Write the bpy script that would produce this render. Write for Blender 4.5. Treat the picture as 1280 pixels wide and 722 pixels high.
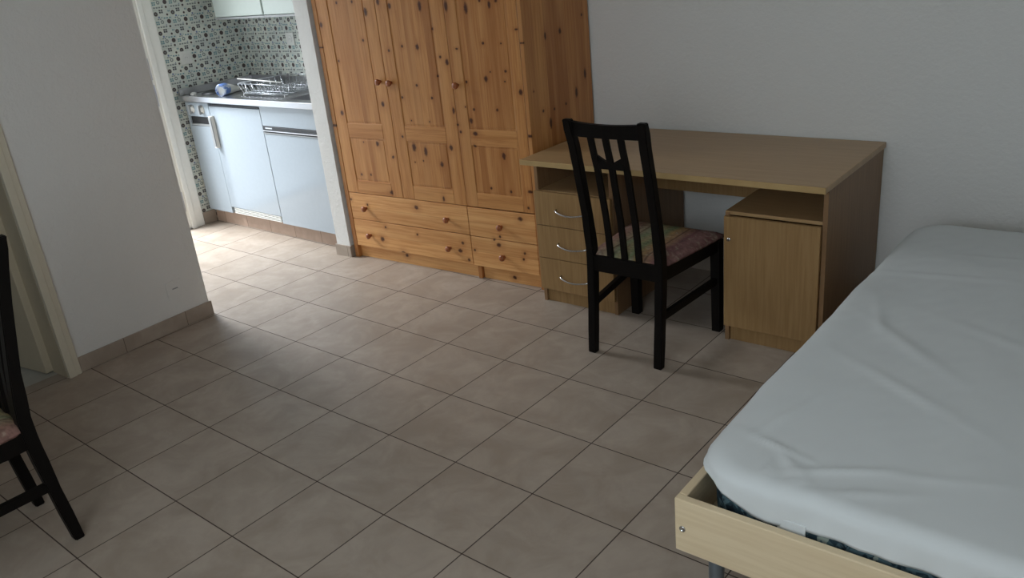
import bpy, bmesh, math, random
from mathutils import Vector, Matrix, noise
random.seed(4)
PI = math.pi
SC = bpy.context.scene
COL = SC.collection
for o in list(bpy.data.objects): bpy.data.objects.remove(o)

# ------------------------------------------------------------------ camera
cam = bpy.data.cameras.new('camera'); cam_o = bpy.data.objects.new('camera', cam); COL.objects.link(cam_o)
cam.sensor_fit = 'HORIZONTAL'; cam.sensor_width = 36.0; cam.lens = 36.0 * 1037.77 / 1280.0
cam.clip_start = 0.02; cam.clip_end = 60
R0 = Vector((0.7716850147, 0.6288523138, -0.0951157479))
R1 = Vector((0.1720571191, -0.3503900520, -0.9206645205))
R2 = Vector((-0.6122896257, 0.6940976725, -0.3785892699))
M = Matrix((( R0.x, -R1.x, -R2.x, 2.79792), (R0.y, -R1.y, -R2.y, -2.65401), (R0.z, -R1.z, -R2.z, 1.60814), (0, 0, 0, 1)))
cam_o.matrix_world = M
SC.camera = cam_o

# ------------------------------------------------------------------ view, world, daylight
SC.view_settings.view_transform = 'Standard'; SC.view_settings.look = 'None'
SC.view_settings.gamma = 1.0; SC.view_settings.use_curve_mapping = False
SC.view_settings.exposure = 0.0
w = bpy.data.worlds.new('daylight'); SC.world = w; w.use_nodes = True
w.node_tree.nodes['Background'].inputs[0].default_value = (0.80, 0.90, 1.0, 1)
w.node_tree.nodes['Background'].inputs[1].default_value = 2.5

def area(name, loc, aim, sx, sy, power, col):
    l = bpy.data.lights.new(name, 'AREA'); l.shape = 'RECTANGLE'; l.size = sx; l.size_y = sy
    l.energy = power; l.color = col
    o = bpy.data.objects.new(name, l); COL.objects.link(o); o.location = loc
    o.rotation_euler = (Vector(aim) - Vector(loc)).to_track_quat('-Z', 'Y').to_euler()
    return o
# daylight through the window behind the camera, and through the open entrance door of the hall
area('window_daylight', (2.05, -3.26, 1.72), (0.3, -0.8, 0.70), 1.5, 1.05, 19.5, (0.84, 0.94, 1.0))
area('entrance_daylight', (-3.40, -0.55, 2.60), (-1.8, 0.0, 0.0), 1.3, 1.3, 355, (0.90, 0.95, 1.0))

# ------------------------------------------------------------------ material tools
class NT:
    def __init__(s, name, rough=0.5, spec=0.5):
        s.m = bpy.data.materials.new(name); s.m.use_nodes = True
        s.t = s.m.node_tree; s.b = s.t.nodes['Principled BSDF']
        s.b.inputs['Roughness'].default_value = rough
        s.b.inputs['Specular IOR Level'].default_value = spec
        s._co = None
    def n(s, typ, **kw):
        x = s.t.nodes.new(typ)
        for k, v in kw.items(): setattr(x, k, v)
        return x
    def put(s, sock, v):
        if isinstance(v, (int, float)): sock.default_value = v
        elif isinstance(v, (tuple, list)):
            if len(sock.default_value) == 4 and len(v) == 3: v = (*v, 1)
            sock.default_value = v
        else: s.t.links.new(v, sock)
    def co(s):
        if s._co is None: s._co = s.n('ShaderNodeTexCoord').outputs['Object']
        return s._co
    def math(s, op, a, b=0.0, c=None, clamp=False):
        x = s.n('ShaderNodeMath', operation=op, use_clamp=clamp); s.put(x.inputs[0], a); s.put(x.inputs[1], b)
        if c is not None: s.put(x.inputs[2], c)
        return x.outputs[0]
    def vmath(s, op, a, b=(0, 0, 0)):
        x = s.n('ShaderNodeVectorMath', operation=op); s.put(x.inputs[0], a); s.put(x.inputs[1], b)
        return x.outputs[1] if op in ('LENGTH', 'DOT_PRODUCT', 'DISTANCE') else x.outputs[0]
    def xyz(s, v):
        x = s.n('ShaderNodeSeparateXYZ'); s.put(x.inputs[0], v); return x.outputs
    def comb(s, a, b, c=0.0):
        x = s.n('ShaderNodeCombineXYZ'); s.put(x.inputs[0], a); s.put(x.inputs[1], b); s.put(x.inputs[2], c); return x.outputs[0]
    def noise(s, v, scale=5, detail=3, rough=0.5, dist=0.0, col=False):
        x = s.n('ShaderNodeTexNoise'); s.put(x.inputs['Vector'], v); x.inputs['Scale'].default_value = scale
        x.inputs['Detail'].default_value = detail; x.inputs['Roughness'].default_value = rough; x.inputs['Distortion'].default_value = dist
        return x.outputs['Color' if col else 'Fac']
    def white(s, v):
        x = s.n('ShaderNodeTexWhiteNoise', noise_dimensions='3D'); s.put(x.inputs['Vector'], v); return x.outputs['Value']
    def step(s, v, a, b, o0=0.0, o1=1.0, smooth=True):
        x = s.n('ShaderNodeMapRange'); x.interpolation_type = 'SMOOTHSTEP' if smooth else 'LINEAR'
        s.put(x.inputs[0], v); s.put(x.inputs[1], a); s.put(x.inputs[2], b); s.put(x.inputs[3], o0); s.put(x.inputs[4], o1)
        return x.outputs[0]
    def mix(s, f, a, b, mode='MIX'):
        x = s.n('ShaderNodeMix', data_type='RGBA', blend_type=mode)
        s.put(x.inputs[0], f); s.put(x.inputs[6], a); s.put(x.inputs[7], b); return x.outputs[2]
    def ramp(s, f, stops):
        x = s.n('ShaderNodeValToRGB'); r = x.color_ramp
        while len(r.elements) < len(stops): r.elements.new(0.5)
        for e, (p, c) in zip(r.elements, stops): e.position = p; e.color = (*c, 1)
        s.put(x.inputs[0], f); return x.outputs[0]
    def color(s, c): s.put(s.b.inputs['Base Color'], c); return s
    def rough(s, c): s.put(s.b.inputs['Roughness'], c); return s
    def bump(s, h, strength=0.3, dist=0.002):
        x = s.n('ShaderNodeBump'); x.inputs['Strength'].default_value = strength; x.inputs['Distance'].default_value = dist
        s.put(x.inputs['Height'], h); s.t.links.new(x.outputs[0], s.b.inputs['Normal']); return s

def L(r, g, b):   # sRGB 0-255 -> linear
    f = lambda c: (c / 255 / 12.92) if c / 255 <= 0.04045 else ((c / 255 + 0.055) / 1.055) ** 2.4
    return (f(r), f(g), f(b))

def plain(name, col, rough=0.5, metal=0.0, spec=0.5):
    x = NT(name, rough, spec); x.b.inputs['Metallic'].default_value = metal
    nz = x.noise(x.co(), 40, 2); x.color(x.mix(x.step(nz, 0.3, 0.7, 0.0, 0.12), col, tuple(c * 0.8 for c in col)))
    return x.m
def plaster(name, col):
    x = NT(name, 0.9, 0.2); a = x.noise(x.co(), 55, 3, 0.6); b = x.noise(x.co(), 14, 2)
    x.color(x.mix(x.step(b, 0.3, 0.7, 0, 0.10), col, tuple(c * 0.93 for c in col)))
    x.bump(x.math('ADD', a, x.math('MULTIPLY', b, 0.8)), 0.55, 0.006); return x.m

def tiles(name, pitch, base, alt, grout, gw=0.0022, off=(0, 0), axes='xy', rough=0.42, per=0.10):
    x = NT(name, rough, 0.5); p = x.xyz(x.co())
    ia, ib = {'xy': (0, 1), 'xz': (0, 2), 'yz': (1, 2)}[axes]
    u = x.math('DIVIDE', x.math('ADD', p[ia], off[0]), pitch); v = x.math('DIVIDE', x.math('ADD', p[ib], off[1]), pitch)
    fu = x.math('FRACT', u); fv = x.math('FRACT', v)
    du = x.math('MINIMUM', fu, x.math('SUBTRACT', 1.0, fu)); dv = x.math('MINIMUM', fv, x.math('SUBTRACT', 1.0, fv))
    d = x.math('MULTIPLY', x.math('MINIMUM', du, dv), pitch)
    g = x.step(d, gw * 0.6, gw * 1.3, 1.0, 0.0)
    idv = x.comb(x.math('FLOOR', u), x.math('FLOOR', v), 0.5)
    wn = x.white(idv)
    sh = x.vmath('ADD', x.co(), x.vmath('MULTIPLY', x.comb(wn, wn, wn), (37.0, 11.0, 5.0)))
    n1 = x.noise(sh, 5.5, 5, 0.62, 0.6); n2 = x.noise(sh, 22, 4, 0.6, 0.3)
    c = x.mix(x.step(n1, 0.32, 0.68, 0, 1), base, alt)
    c = x.mix(x.step(n2, 0.35, 0.7, 0, 0.35), c, tuple(q * 0.86 for q in base))
    c = x.mix(x.math('MULTIPLY', wn, per), c, tuple(q * 0.6 for q in base))
    c = x.mix(g, c, grout)
    x.color(c); x.rough(x.math('ADD', x.math('MULTIPLY', g, 0.4), x.step(n2, 0.3, 0.7, rough - 0.05, rough + 0.08)))
    x.bump(x.math('ADD', x.math('MULTIPLY', g, -1.0), x.math('MULTIPLY', n2, 0.15)), 0.5, 0.0012)
    return x.m

PINE_A, PINE_B, PINE_C = L(196, 138, 80), L(174, 114, 60), L(212, 158, 100)
def pine(name, axes, knots, stave=0.075, seed=0.0, stv=1.0):
    """axes: across-grain and along-grain coordinate of the thing's own space"""
    x = NT(name, 0.42, 0.4); p = x.xyz(x.co()); ia, ib = axes
    cu, cv = p[ia], p[ib]
    kp = x.comb(p[min(ia, ib)] if False else cu, cv, 0.0)
    wob = x.noise(x.comb(x.math('MULTIPLY', cu, 3.0), x.math('MULTIPLY', cv, 0.8), seed), 3, 2)
    us = x.math('DIVIDE', x.math('ADD', cu, x.math('MULTIPLY', wob, 0.006)), stave)
    sid = x.white(x.comb(x.math('FLOOR', us), seed + 3.3, 1.7))
    fe = x.math('FRACT', us); edge = x.step(x.math('MINIMUM', fe, x.math('SUBTRACT', 1.0, fe)), 0.0, 0.025, 1.0, 0.0)
    # knots
    dmin = None
    for (a, b, r, e) in knots:
        q = x.vmath('MULTIPLY', x.vmath('SUBTRACT', kp, (a, b, 0)), (1 / r, 1 / (r * e), 0))
        dd = x.vmath('LENGTH', q); dmin = dd if dmin is None else x.math('MINIMUM', dmin, dd)
    if dmin is None: dmin = x.math('ADD', 50.0, 0.0)
    kn = x.noise(kp, 90, 2)
    dk = x.math('ADD', dmin, x.math('MULTIPLY', x.math('SUBTRACT', kn, 0.5), 0.7))
    halo = x.step(dk, 0.8, 4.0, 1.0, 0.0)
    gx = x.math('ADD', x.math('MULTIPLY', cu, 1.0), x.math('MULTIPLY', sid, 3.1))
    g1 = x.noise(x.comb(x.math('MULTIPLY', gx, 26), x.math('MULTIPLY', cv, 1.1), seed), 3.0, 4, 0.6, 0.35)
    g2 = x.noise(x.comb(x.math('MULTIPLY', gx, 120), x.math('MULTIPLY', cv, 2.5), seed + 9), 3.0, 3, 0.6, 0.2)
    c = x.mix(x.step(g1, 0.34, 0.66, 0, 1), PINE_A, PINE_B)
    c = x.mix(x.step(g2, 0.35, 0.7, 0, 0.30), c, PINE_C)
    c = x.mix(x.math('MULTIPLY', x.step(sid, 0.15, 0.85, 0.0, 0.75), stv), c, L(146, 86, 38))
    c = x.mix(x.step(x.noise(x.comb(x.math('MULTIPLY', gx, 7), x.math('MULTIPLY', cv, 0.35), seed + 5), 2.5, 2), 0.45, 0.7, 0.0, 0.45), c, PINE_C)
    c = x.mix(x.math('MULTIPLY', edge, 0.28 * stv), c, L(110, 62, 28))
    c = x.mix(x.math('MULTIPLY', halo, 0.30), c, L(150, 88, 42))
    c = x.mix(x.step(dk, 0.45, 1.3, 0.95, 0.0), c, L(66, 28, 10))
    x.color(c); x.bump(g2, 0.12, 0.0008)
    return x.m

def laminate(name, a, b, axes=(0, 2), rough=0.45):
    x = NT(name, rough, 0.35); p = x.xyz(x.co()); ia, ib = axes
    v = x.comb(x.math('MULTIPLY', p[ia], 30), x.math('MULTIPLY', p[ib], 1.6), p[3 - ia - ib])
    n1 = x.noise(v, 2.2, 4, 0.6, 0.2); n2 = x.noise(x.co(), 3.0, 2)
    c = x.mix(x.step(n1, 0.3, 0.7), a, b); c = x.mix(x.step(n2, 0.3, 0.7, 0, 0.2), c, b)
    x.color(c); return x.m

# ------------------------------------------------------------------ mesh tools
class MB:
    """collects shapes, each with its own material slot, and links them as one mesh object"""
    def __init__(s): s.bm = bmesh.new(); s.mats = []
    def slot(s, m):
        if m not in s.mats: s.mats.append(m)
        return s.mats.index(m)
    def _fin(s, before, m, smooth=False):
        k = s.slot(m)
        for f in s.bm.faces:
            if f not in before: f.material_index = k; f.smooth = smooth
    def box(s, x0, x1, y0, y1, z0, z1, m, bev=0.0, seg=2, taper=None):
        before = set(s.bm.faces)
        x0, x1 = min(x0, x1), max(x0, x1); y0, y1 = min(y0, y1), max(y0, y1); z0, z1 = min(z0, z1), max(z0, z1)
        vs = [s.bm.verts.new((x, y, z)) for z in (z0, z1) for y in (y0, y1) for x in (x0, x1)]
        fs = [s.bm.faces.new([vs[i] for i in q]) for q in ((0, 2, 3, 1), (4, 5, 7, 6), (0, 1, 5, 4), (2, 6, 7, 3), (0, 4, 6, 2), (1, 3, 7, 5))]
        if bev > 0:
            es = list({e for f in fs for e in f.edges})
            bmesh.ops.bevel(s.bm, geom=es, offset=min(bev, 0.45 * min(x1 - x0, y1 - y0, z1 - z0)), segments=seg, affect='EDGES', profile=0.5)
        s._fin(before, m); return s
    def prism(s, pts, z0, z1, m, axis='z'):
        """polygon pts extruded between z0 and z1 along axis"""
        before = set(s.bm.faces)
        def P(a, b, c): return {'z': (a, b, c), 'y': (a, c, b), 'x': (c, a, b)}[axis]
        lo = [s.bm.verts.new(P(a, b, z0)) for a, b in pts]; hi = [s.bm.verts.new(P(a, b, z1)) for a, b in pts]
        n = len(pts); new = [s.bm.faces.new(lo[::-1]), s.bm.faces.new(hi)]
        for i in range(n): new.append(s.bm.faces.new((lo[i], lo[(i + 1) % n], hi[(i + 1) % n], hi[i])))
        bmesh.ops.recalc_face_normals(s.bm, faces=new)
        s._fin(before, m); return s
    def sweep(s, pts, secs, m, smooth=False, bev=0.0):
        """rings of section points (list of lists of 3-D points) skinned and capped"""
        before = set(s.bm.faces)
        rings = [[s.bm.verts.new(p) for p in r] for r in secs]; new = []
        n = len(rings[0])
        for a, b in zip(rings, rings[1:]):
            for i in range(n): new.append(s.bm.faces.new((a[i], a[(i + 1) % n], b[(i + 1) % n], b[i])))
        new.append(s.bm.faces.new(rings[0][::-1])); new.append(s.bm.faces.new(rings[-1]))
        bmesh.ops.recalc_face_normals(s.bm, faces=new)
        s._fin(before, m, smooth); return s
    def tube(s, pts, r, m, n=10, smooth=True):
        pts = [Vector(p) for p in pts]; rs = r if isinstance(r, (list, tuple)) else [r] * len(pts)
        secs = []; up = None
        for i, p in enumerate(pts):
            d = (pts[min(i + 1, len(pts) - 1)] - pts[max(i - 1, 0)]).normalized()
            if up is None: up = d.orthogonal().normalized()
            up = (up - d * up.dot(d)).normalized(); side = d.cross(up)
            secs.append([p + (up * math.cos(2 * PI * k / n) + side * math.sin(2 * PI * k / n)) * rs[i] for k in range(n)])
        s.sweep(None, secs, m, False)
        if smooth:
            s.bm.faces.ensure_lookup_table()
            for f in s.bm.faces[-(n * (len(pts) - 1) + 2):]:
                if len(f.verts) == 4: f.smooth = True
        return s
    def lathe(s, prof, c, axis, m, n=20):
        """prof: (radius, height along axis)"""
        ax = Vector(axis).normalized(); u = ax.orthogonal().normalized(); v = ax.cross(u); c = Vector(c)
        secs = [[c + ax * h + (u * math.cos(2 * PI * k / n) + v * math.sin(2 * PI * k / n)) * max(r, 1e-4) for k in range(n)] for r, h in prof]
        return s.sweep(None, secs, m, True)
    def make(s, name, parent=None, loc=None, rz=None):
        me = bpy.data.meshes.new(name); s.bm.normal_update(); s.bm.to_mesh(me); s.bm.free()
        for m in s.mats: me.materials.append(m)
        o = bpy.data.objects.new(name, me); COL.objects.link(o)
        if parent: o.parent = parent
        if loc: o.location = loc
        if rz: o.rotation_euler.z = rz
        return o

def thing(name, label, cat, loc=(0, 0, 0), rz=0.0, group=None):
    o = bpy.data.objects.new(name, None); COL.objects.link(o); o.empty_display_size = 0.1
    o.location = loc; o.rotation_euler.z = rz; o['label'] = label; o['category'] = cat
    if group: o['group'] = group
    return o
def tag(o, label, cat, group=None):
    o['label'] = label; o['category'] = cat
    if group: o['group'] = group
    return o
def struct(o): o['kind'] = 'structure'; return o
# ------------------------------------------------------------------ materials
WALL = plaster('white_rough_plaster', L(222, 221, 217))
CEIL = plaster('ceiling_plaster', L(228, 227, 224))
FLOOR = tiles('beige_floor_tile', 0.335, L(172, 158, 144), L(152, 137, 122), L(62, 48, 40), 0.0020)
FLOOR2 = tiles('pale_floor_tile', 0.335, L(190, 188, 180), L(176, 174, 166), L(110, 104, 96), 0.0020)
SKIRT = tiles('skirting_tile', 0.335, L(176, 162, 148), L(158, 144, 130), L(100, 86, 74), 0.0015, off=(0.11, 0.1675), axes='yz')
SKIRTX = tiles('skirting_tile_across', 0.335, L(176, 162, 148), L(158, 144, 130), L(100, 86, 74), 0.0015, off=(0.02, 0.1675), axes='xz')
PLINTHX = tiles('kitchen_plinth_tile', 0.270, L(178, 152, 134), L(160, 136, 118), L(108, 88, 74), 0.0018, off=(0.05, 0.135), axes='xz')
CASE = plain('cream_door_paint', L(208, 200, 180), 0.45)
CASE_D = plain('cream_door_leaf', L(192, 180, 156), 0.5)
CASEW = plain('white_door_paint', L(238, 237, 230), 0.4)
BLACK = plain('dark_gasket', (0.015, 0.014, 0.013), 0.6)
STEEL = plain('brushed_steel', L(190, 190, 192), 0.28, 1.0)
CHROME = plain('satin_chrome', L(205, 205, 205), 0.22, 1.0)
WHITE = plain('white_enamel', L(164, 174, 182), 0.12)
WHITE2 = plain('white_laminate_front', L(160, 168, 176), 0.2)
PLAST = plain('white_plastic', L(222, 222, 216), 0.4)
WIRE = plain('chromed_wire', L(196, 200, 204), 0.30, 0.95)
GREYP = plain('grey_plastic', L(150, 152, 152), 0.45)
CAB = plain('cream_cabinet_front', L(184, 193, 186), 0.35)
IRON = plain('cast_iron', (0.02, 0.02, 0.022), 0.5)
TUBE = plain('grey_painted_tube', L(120, 128, 134), 0.35, 0.6)

def mosaic(name, axes, per=0.121):
    x = NT(name, 0.3, 0.5); p = x.xyz(x.co()); ia, ib = axes
    u = x.math('DIVIDE', p[ia], per); v = x.math('DIVIDE', p[ib], per)
    fu, fv = x.math('FRACT', u), x.math('FRACT', v)
    P = x.comb(fu, fv, 0)
    c = x.mix(x.step(x.noise(x.co(), 9, 3), 0.35, 0.65, 0, 1), L(216, 219, 208), L(200, 205, 198))
    brown, grey, teal, blue, dark = L(74, 60, 58), L(122, 130, 128), L(104, 142, 148), L(110, 124, 156), L(62, 62, 68)
    def dot(c, a, b, r, col, ring=0.0):
        d = x.vmath('DISTANCE', P, (a, b, 0))
        m = x.step(d, r * 0.85, r * 1.1, 1, 0)
        if ring: m = x.math('SUBTRACT', m, x.step(d, ring * 0.85, ring * 1.1, 1, 0), clamp=True)
        return x.mix(m, c, col)
    def sq(c, a, b, hw, hh, col):
        m = x.math('MULTIPLY', x.step(x.math('ABSOLUTE', x.math('SUBTRACT', fu, a)), hw * .85, hw * 1.1, 1, 0),
                   x.step(x.math('ABSOLUTE', x.math('SUBTRACT', fv, b)), hh * .85, hh * 1.1, 1, 0))
        return x.mix(m, c, col)
    c = dot(c, .15, .80, .115, brown); c = dot(c, .15, .80, .04, grey); c = dot(c, .80, .72, .06, brown)
    for a, b in ((.41, .86), (.53, .86), (.41, .97), (.53, .97)): c = sq(c, a, b, .050, .046, dark)
    c = dot(c, .82, .37, .120, brown); c = dot(c, .42, .37, .10, grey, .045); c = dot(c, .82, .11, .062, brown)
    for a, b in ((.10, .38), (.21, .38), (.10, .28), (.21, .28)): c = sq(c, a, b, .044, .040, teal)
    for a in (.14, .29, .44, .59): c = sq(c, a, .115, .055, .040, grey)
    for a in (.60, .75, .92): c = sq(c, a, .555, .052, .036, teal)
    for a in (.24, .36): c = sq(c, a, .52, .045, .03, grey)
    for a in (.90, .985): c = sq(c, a, .90, .030, .045, teal)
    c = sq(c, .30, .62, .05, .05, blue); c = sq(c, .45, .60, .05, .02, teal); c = dot(c, .62, .20, .03, blue)
    # fine joints
    j = x.math('MINIMUM', x.math('MINIMUM', fu, x.math('SUBTRACT', 1.0, fu)), x.math('MINIMUM', fv, x.math('SUBTRACT', 1.0, fv)))
    c = x.mix(x.step(j, .006, .02, .35, 0), c, L(150, 152, 146))
    x.color(c); return x.m
MOS_L = mosaic('patterned_kitchen_tile', (1, 2)); MOS_B = mosaic('patterned_kitchen_tile_across', (0, 2))

# ------------------------------------------------------------------ room shell
WX0, WX1, WY0, WY1, H = -2.6, 3.06, -3.3, 0.945, 2.5
b = MB(); b.box(-1.09, 3.2, -3.45, 1.1, -0.08, 0, FLOOR); b.box(-2.75, -1.09, -0.92, 1.1, -0.08, 0, FLOOR); struct(b.make('floor'))
b = MB(); b.box(-2.75, -1.09, -3.45, -0.92, -0.08, 0, FLOOR2); struct(b.make('floor'))
b = MB(); b.box(-2.75, 3.2, -3.45, 1.1, H, H + 0.1, CEIL); struct(b.make('ceiling'))
b = MB(); b.box(-1.045, 3.2, WY1, 1.1, 0, H, WALL); struct(b.make('wall_back'))
b = MB(); b.box(WX1, 3.2, -3.45, WY1, 0, H, WALL); struct(b.make('wall_right'))
# front wall with its window opening (behind the camera)
b = MB()
wx0, wx1, wz0, wz1 = 1.25, 2.85, 0.85, 2.25
b.box(-2.75, wx0, -3.45, -3.3, 0, H, WALL); b.box(wx1, WX1, -3.45, -3.3, 0, H, WALL)
b.box(wx0, wx1, -3.45, -3.3, 0, wz0, WALL); b.box(wx0, wx1, -3.45, -3.3, wz1, H, WALL)
struct(b.make('wall_front'))
wn = MB()
for a0, a1, z0, z1 in ((wx0, wx1, wz0, wz0 + .06), (wx0, wx1, wz1 - .06, wz1), (wx0, wx0 + .06, wz0, wz1), (wx1 - .06, wx1, wz0, wz1), ((wx0 + wx1) / 2 - .04, (wx0 + wx1) / 2 + .04, wz0, wz1)):
    wn.box(a0, a1, -3.40, -3.34, z0, z1, CASEW, 0.004)
struct(wn.make('window_1'))
# left partition: solid stretch, door opening, stretch behind the chair (turned 2.7 degrees)
PA = math.radians(2.7); PO = (-1.0, -1.386, 0)
b = MB()
b.box(-0.13, 0, 0, 0.705, 0, H, WALL); b.box(-0.13, 0, -1.93, -0.87, 0, H, WALL); b.box(-0.13, 0, -0.87, 0, 2.03, H, WALL)
struct(b.make('wall_left', loc=PO, rz=PA))
b = MB(); b.box(0, 0.010, 0.0, 0.715, 0, 0.075, SKIRT, 0.003); b.box(-0.13, 0.010, 0.705, 0.715, 0, 0.075, SKIRTX, 0.002)
struct(b.make('baseboard_left', loc=PO, rz=PA))
b = MB()
for y0, y1, z0, z1 in ((-0.060, 0.0, 0, 2.0), (-0.87, -0.808, 0, 2.0), (-0.87, 0.0, 2.0, 2.062)):
    b.box(0.0, 0.016, y0, y1, z0, z1, CASE, 0.003)
b.box(0.014, 0.021, -0.060, -0.026, 0, 2.0, CASE, 0.002); b.box(0.014, 0.022, -0.84, -0.808, 0, 2.0, CASE, 0.003)
b.box(-0.135, 0.0, -0.061, -0.048, 0, 2.0, CASE_D); b.box(-0.135, 0.0, -0.872, -0.858, 0, 2.0, CASE_D); b.box(-0.135, 0.0, -0.87, -0.06, 2.0, 2.03, CASE_D)
struct(b.make('trim_1', loc=PO, rz=PA))
# its leaf stands open into the next room
b = MB(); b.box(0, 0.80, -0.02, 0.02, 0.006, 1.99, CASE_D, 0.003)
for z0, z1 in ((0.18, 0.85), (1.0, 1.85)): b.box(0.12, 0.68, -0.026, -0.02, z0, z1, CASE_D, 0.003)
dl = struct(b.make('door_1', loc=(-1.128, -1.466, 0), rz=PI + math.radians(10)))
b = MB(); b.tube([(0.74, -0.02, 1.02), (0.74, -0.06, 1.02), (0.64, -0.06, 1.02)], 0.008, CHROME); b.make('door_handle', dl)
# wall between the hall and the next room
b = MB(); b.box(WX0, -1.125, -0.96, -0.86, 0, H, WALL); struct(b.make('wall_hall'))
# kitchen back wall, left wall with the open entrance, pillar beside the wardrobe
b = MB(); b.box(-2.75, -1.08, 0.87, 1.1, 0, H, MOS_B); struct(b.make('wall_kitchen_back'))
ey0, ey1 = -0.78, 0.10
b = MB(); b.box(-2.75, WX0, ey1, 0.87, 0, H, MOS_L); struct(b.make('wall_kitchen_left'))
b = MB(); b.box(-2.75, WX0, ey0, ey1, 2.06, H, WALL); b.box(-2.75, WX0, -3.3, ey0, 0, H, WALL); struct(b.make('wall_entrance'))
b = MB(); b.prism([(-1.118, 0.247), (-1.008, 0.254), (-1.045, 0.96), (-1.15, 0.96)], 0, H, WALL); struct(b.make('wall_pillar'))
b = MB(); b.prism([(-1.126, 0.237), (-0.999, 0.245), (-1.007, 0.395), (-1.134, 0.387)], 0, 0.068, SKIRTX); struct(b.make('baseboard_pillar'))
b = MB(); b.box(0.30, WX1, WY1 - 0.010, WY1, 0, 0.075, SKIRTX, 0.003); struct(b.make('baseboard_back'))
b = MB(); b.box(WX1 - 0.010, WX1, WY0, WY1 - 0.011, 0, 0.075, SKIRT, 0.003); struct(b.make('baseboard_right'))
b = MB(); b.box(WX0, WX0 + 0.010, 0.242, 0.342, 0, 0.085, SKIRT, 0.002); struct(b.make('baseboard_kitchen'))
# entrance door frame on the kitchen side
b = MB()
b.box(WX0, WX0 + 0.018, 0.137, 0.236, 0, 2.12, CASEW, 0.003); b.box(WX0 + .017, WX0 + 0.026, 0.137, 0.172, 0, 2.10, CASEW, 0.003)
b.box(WX0, WX0 + 0.018, -0.90, -0.80, 0, 2.12, CASEW, 0.003); b.box(WX0, WX0 + 0.018, -0.80, 0.137, 2.05, 2.12, CASEW, 0.003)
b.box(-2.74, WX0 + 0.006, 0.094, 0.137, 0, 2.06, CASEW, 0.002); b.box(-2.74, WX0 + 0.006, -0.80, -0.775, 0, 2.06, CASEW, 0.002)
b.box(-2.74, WX0 + 0.012, 0.084, 0.094, 0.03, 2.06, BLACK)
b.box(-2.74, WX0 + 0.014, -0.80, 0.137, 0.0, 0.012, STEEL, 0.002)
fr = struct(b.make('trim_2'))
for z in (0.20, 0.93, 1.10):
    h = MB(); h.box(WX0 + 0.005, WX0 + 0.010, 0.098, 0.126, z - 0.07, z + 0.07, STEEL, 0.001)
    h.box(WX0 + 0.009, WX0 + 0.014, 0.106, 0.114, z - 0.03, z + 0.03, IRON); h.make('strike_plate', fr)
# covers on the left wall
b = MB(); b.box(0.0, 0.003, 0.50, 0.585, 0.165, 0.25, WALL, 0.001)
cp = b.make('cover_plate', loc=PO, rz=PA); tag(cp, 'small painted-over cover plate with a dark scuff low on the left wall', 'cover plate')
m = MB(); m.box(0.003, 0.004, 0.53, 0.56, 0.205, 0.211, GREYP); m.make('scuff', cp)

# ------------------------------------------------------------------ wardrobe
KN_FRONT = [(0.191,1.43,0.008,1),(0.305,1.43,0.008,1),(0.393,1.378,0.016,1.4),(0.489,1.422,0.012,1.3),(0.562,1.399,0.012,1.3),(0.762,1.391,0.012,2.3),(0.928,1.384,0.012,2.3),(1.045,1.369,0.012,2.3),(1.129,1.399,0.008,1),(1.182,1.379,0.009,2.0),(1.222,1.394,0.008,1),(0.048,1.324,0.012,1.3),(0.134,1.136,0.008,1),(0.343,1.239,0.008,1),(0.517,1.185,0.008,1),(0.611,1.205,0.008,1),(0.712,1.2,0.012,1.3),(0.826,1.283,0.008,1),(0.854,1.151,0.008,1),(0.893,1.126,0.012,1.3),(0.823,1.06,0.008,1),(0.674,1.012,0.008,1),(0.561,0.95,0.008,1),(0.765,0.951,0.008,1),(0.964,1.188,0.01,0.5),(1.124,1.211,0.008,1),(1.228,1.208,0.005,1),(1.15,1.08,0.005,1),(1.239,1.083,0.008,1),(1.23,1.036,0.005,1),(1.12,1.047,0.012,1.3),(0.999,1.032,0.008,1),(1.322,1.268,0.01,0.5),(1.316,0.988,0.012,1.3),(0.417,0.913,0.012,1.3),(0.604,0.832,0.005,1),(0.728,0.83,0.005,1),(0.898,0.892,0.009,2.0),(0.977,0.912,0.005,1),(1.027,0.9,0.008,1),(1.169,0.902,0.008,1),(1.001,0.845,0.012,1.3),(0.915,0.822,0.008,1),(0.928,0.787,0.008,1),(1.02,0.782,0.012,1.3),(1.009,0.719,0.008,1),(0.853,0.703,0.009,2.0),(0.596,0.691,0.016,1.4),(0.674,0.673,0.012,2.3),(0.223,0.7,0.005,1),(0.328,0.696,0.012,1.3),(0.525,0.745,0.008,1),(0.432,0.628,0.008,1),(0.093,0.857,0.012,1.3),(1.182,0.676,0.009,2.0),(0.589,0.611,0.005,1),(0.649,0.622,0.005,1),(0.775,0.611,0.012,1.3),(0.436,0.631,0.008,1),(0.166,0.514,0.008,1),(0.24,0.517,0.008,1),(0.382,0.427,0.012,1.3),(0.757,0.425,0.016,0.55),(0.852,0.704,0.012,1.3),(1.18,0.681,0.012,1.3),(1.082,0.51,0.008,1),(1.203,0.502,0.008,1),(1.32,0.512,0.016,0.55),(1.3,0.428,0.008,1),(1.005,0.72,0.008,1)]
KN_SIDE = [(0.003,1.208,0.005,1),(0.179,1.214,0.009,2.0),(0.307,1.221,0.012,1.3),(0.512,1.271,0.008,1),(0.582,1.24,0.008,1),(0.512,0.987,0.012,2.3),(0.588,0.95,0.012,1.3),(0.42,0.911,0.012,2.3),(0.317,0.874,0.008,1),(0.212,0.87,0.008,1),(0.116,0.879,0.008,1),(0.172,0.81,0.012,2.3),(-0.001,0.785,0.008,1),(0.049,0.983,0.005,1)]
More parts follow.
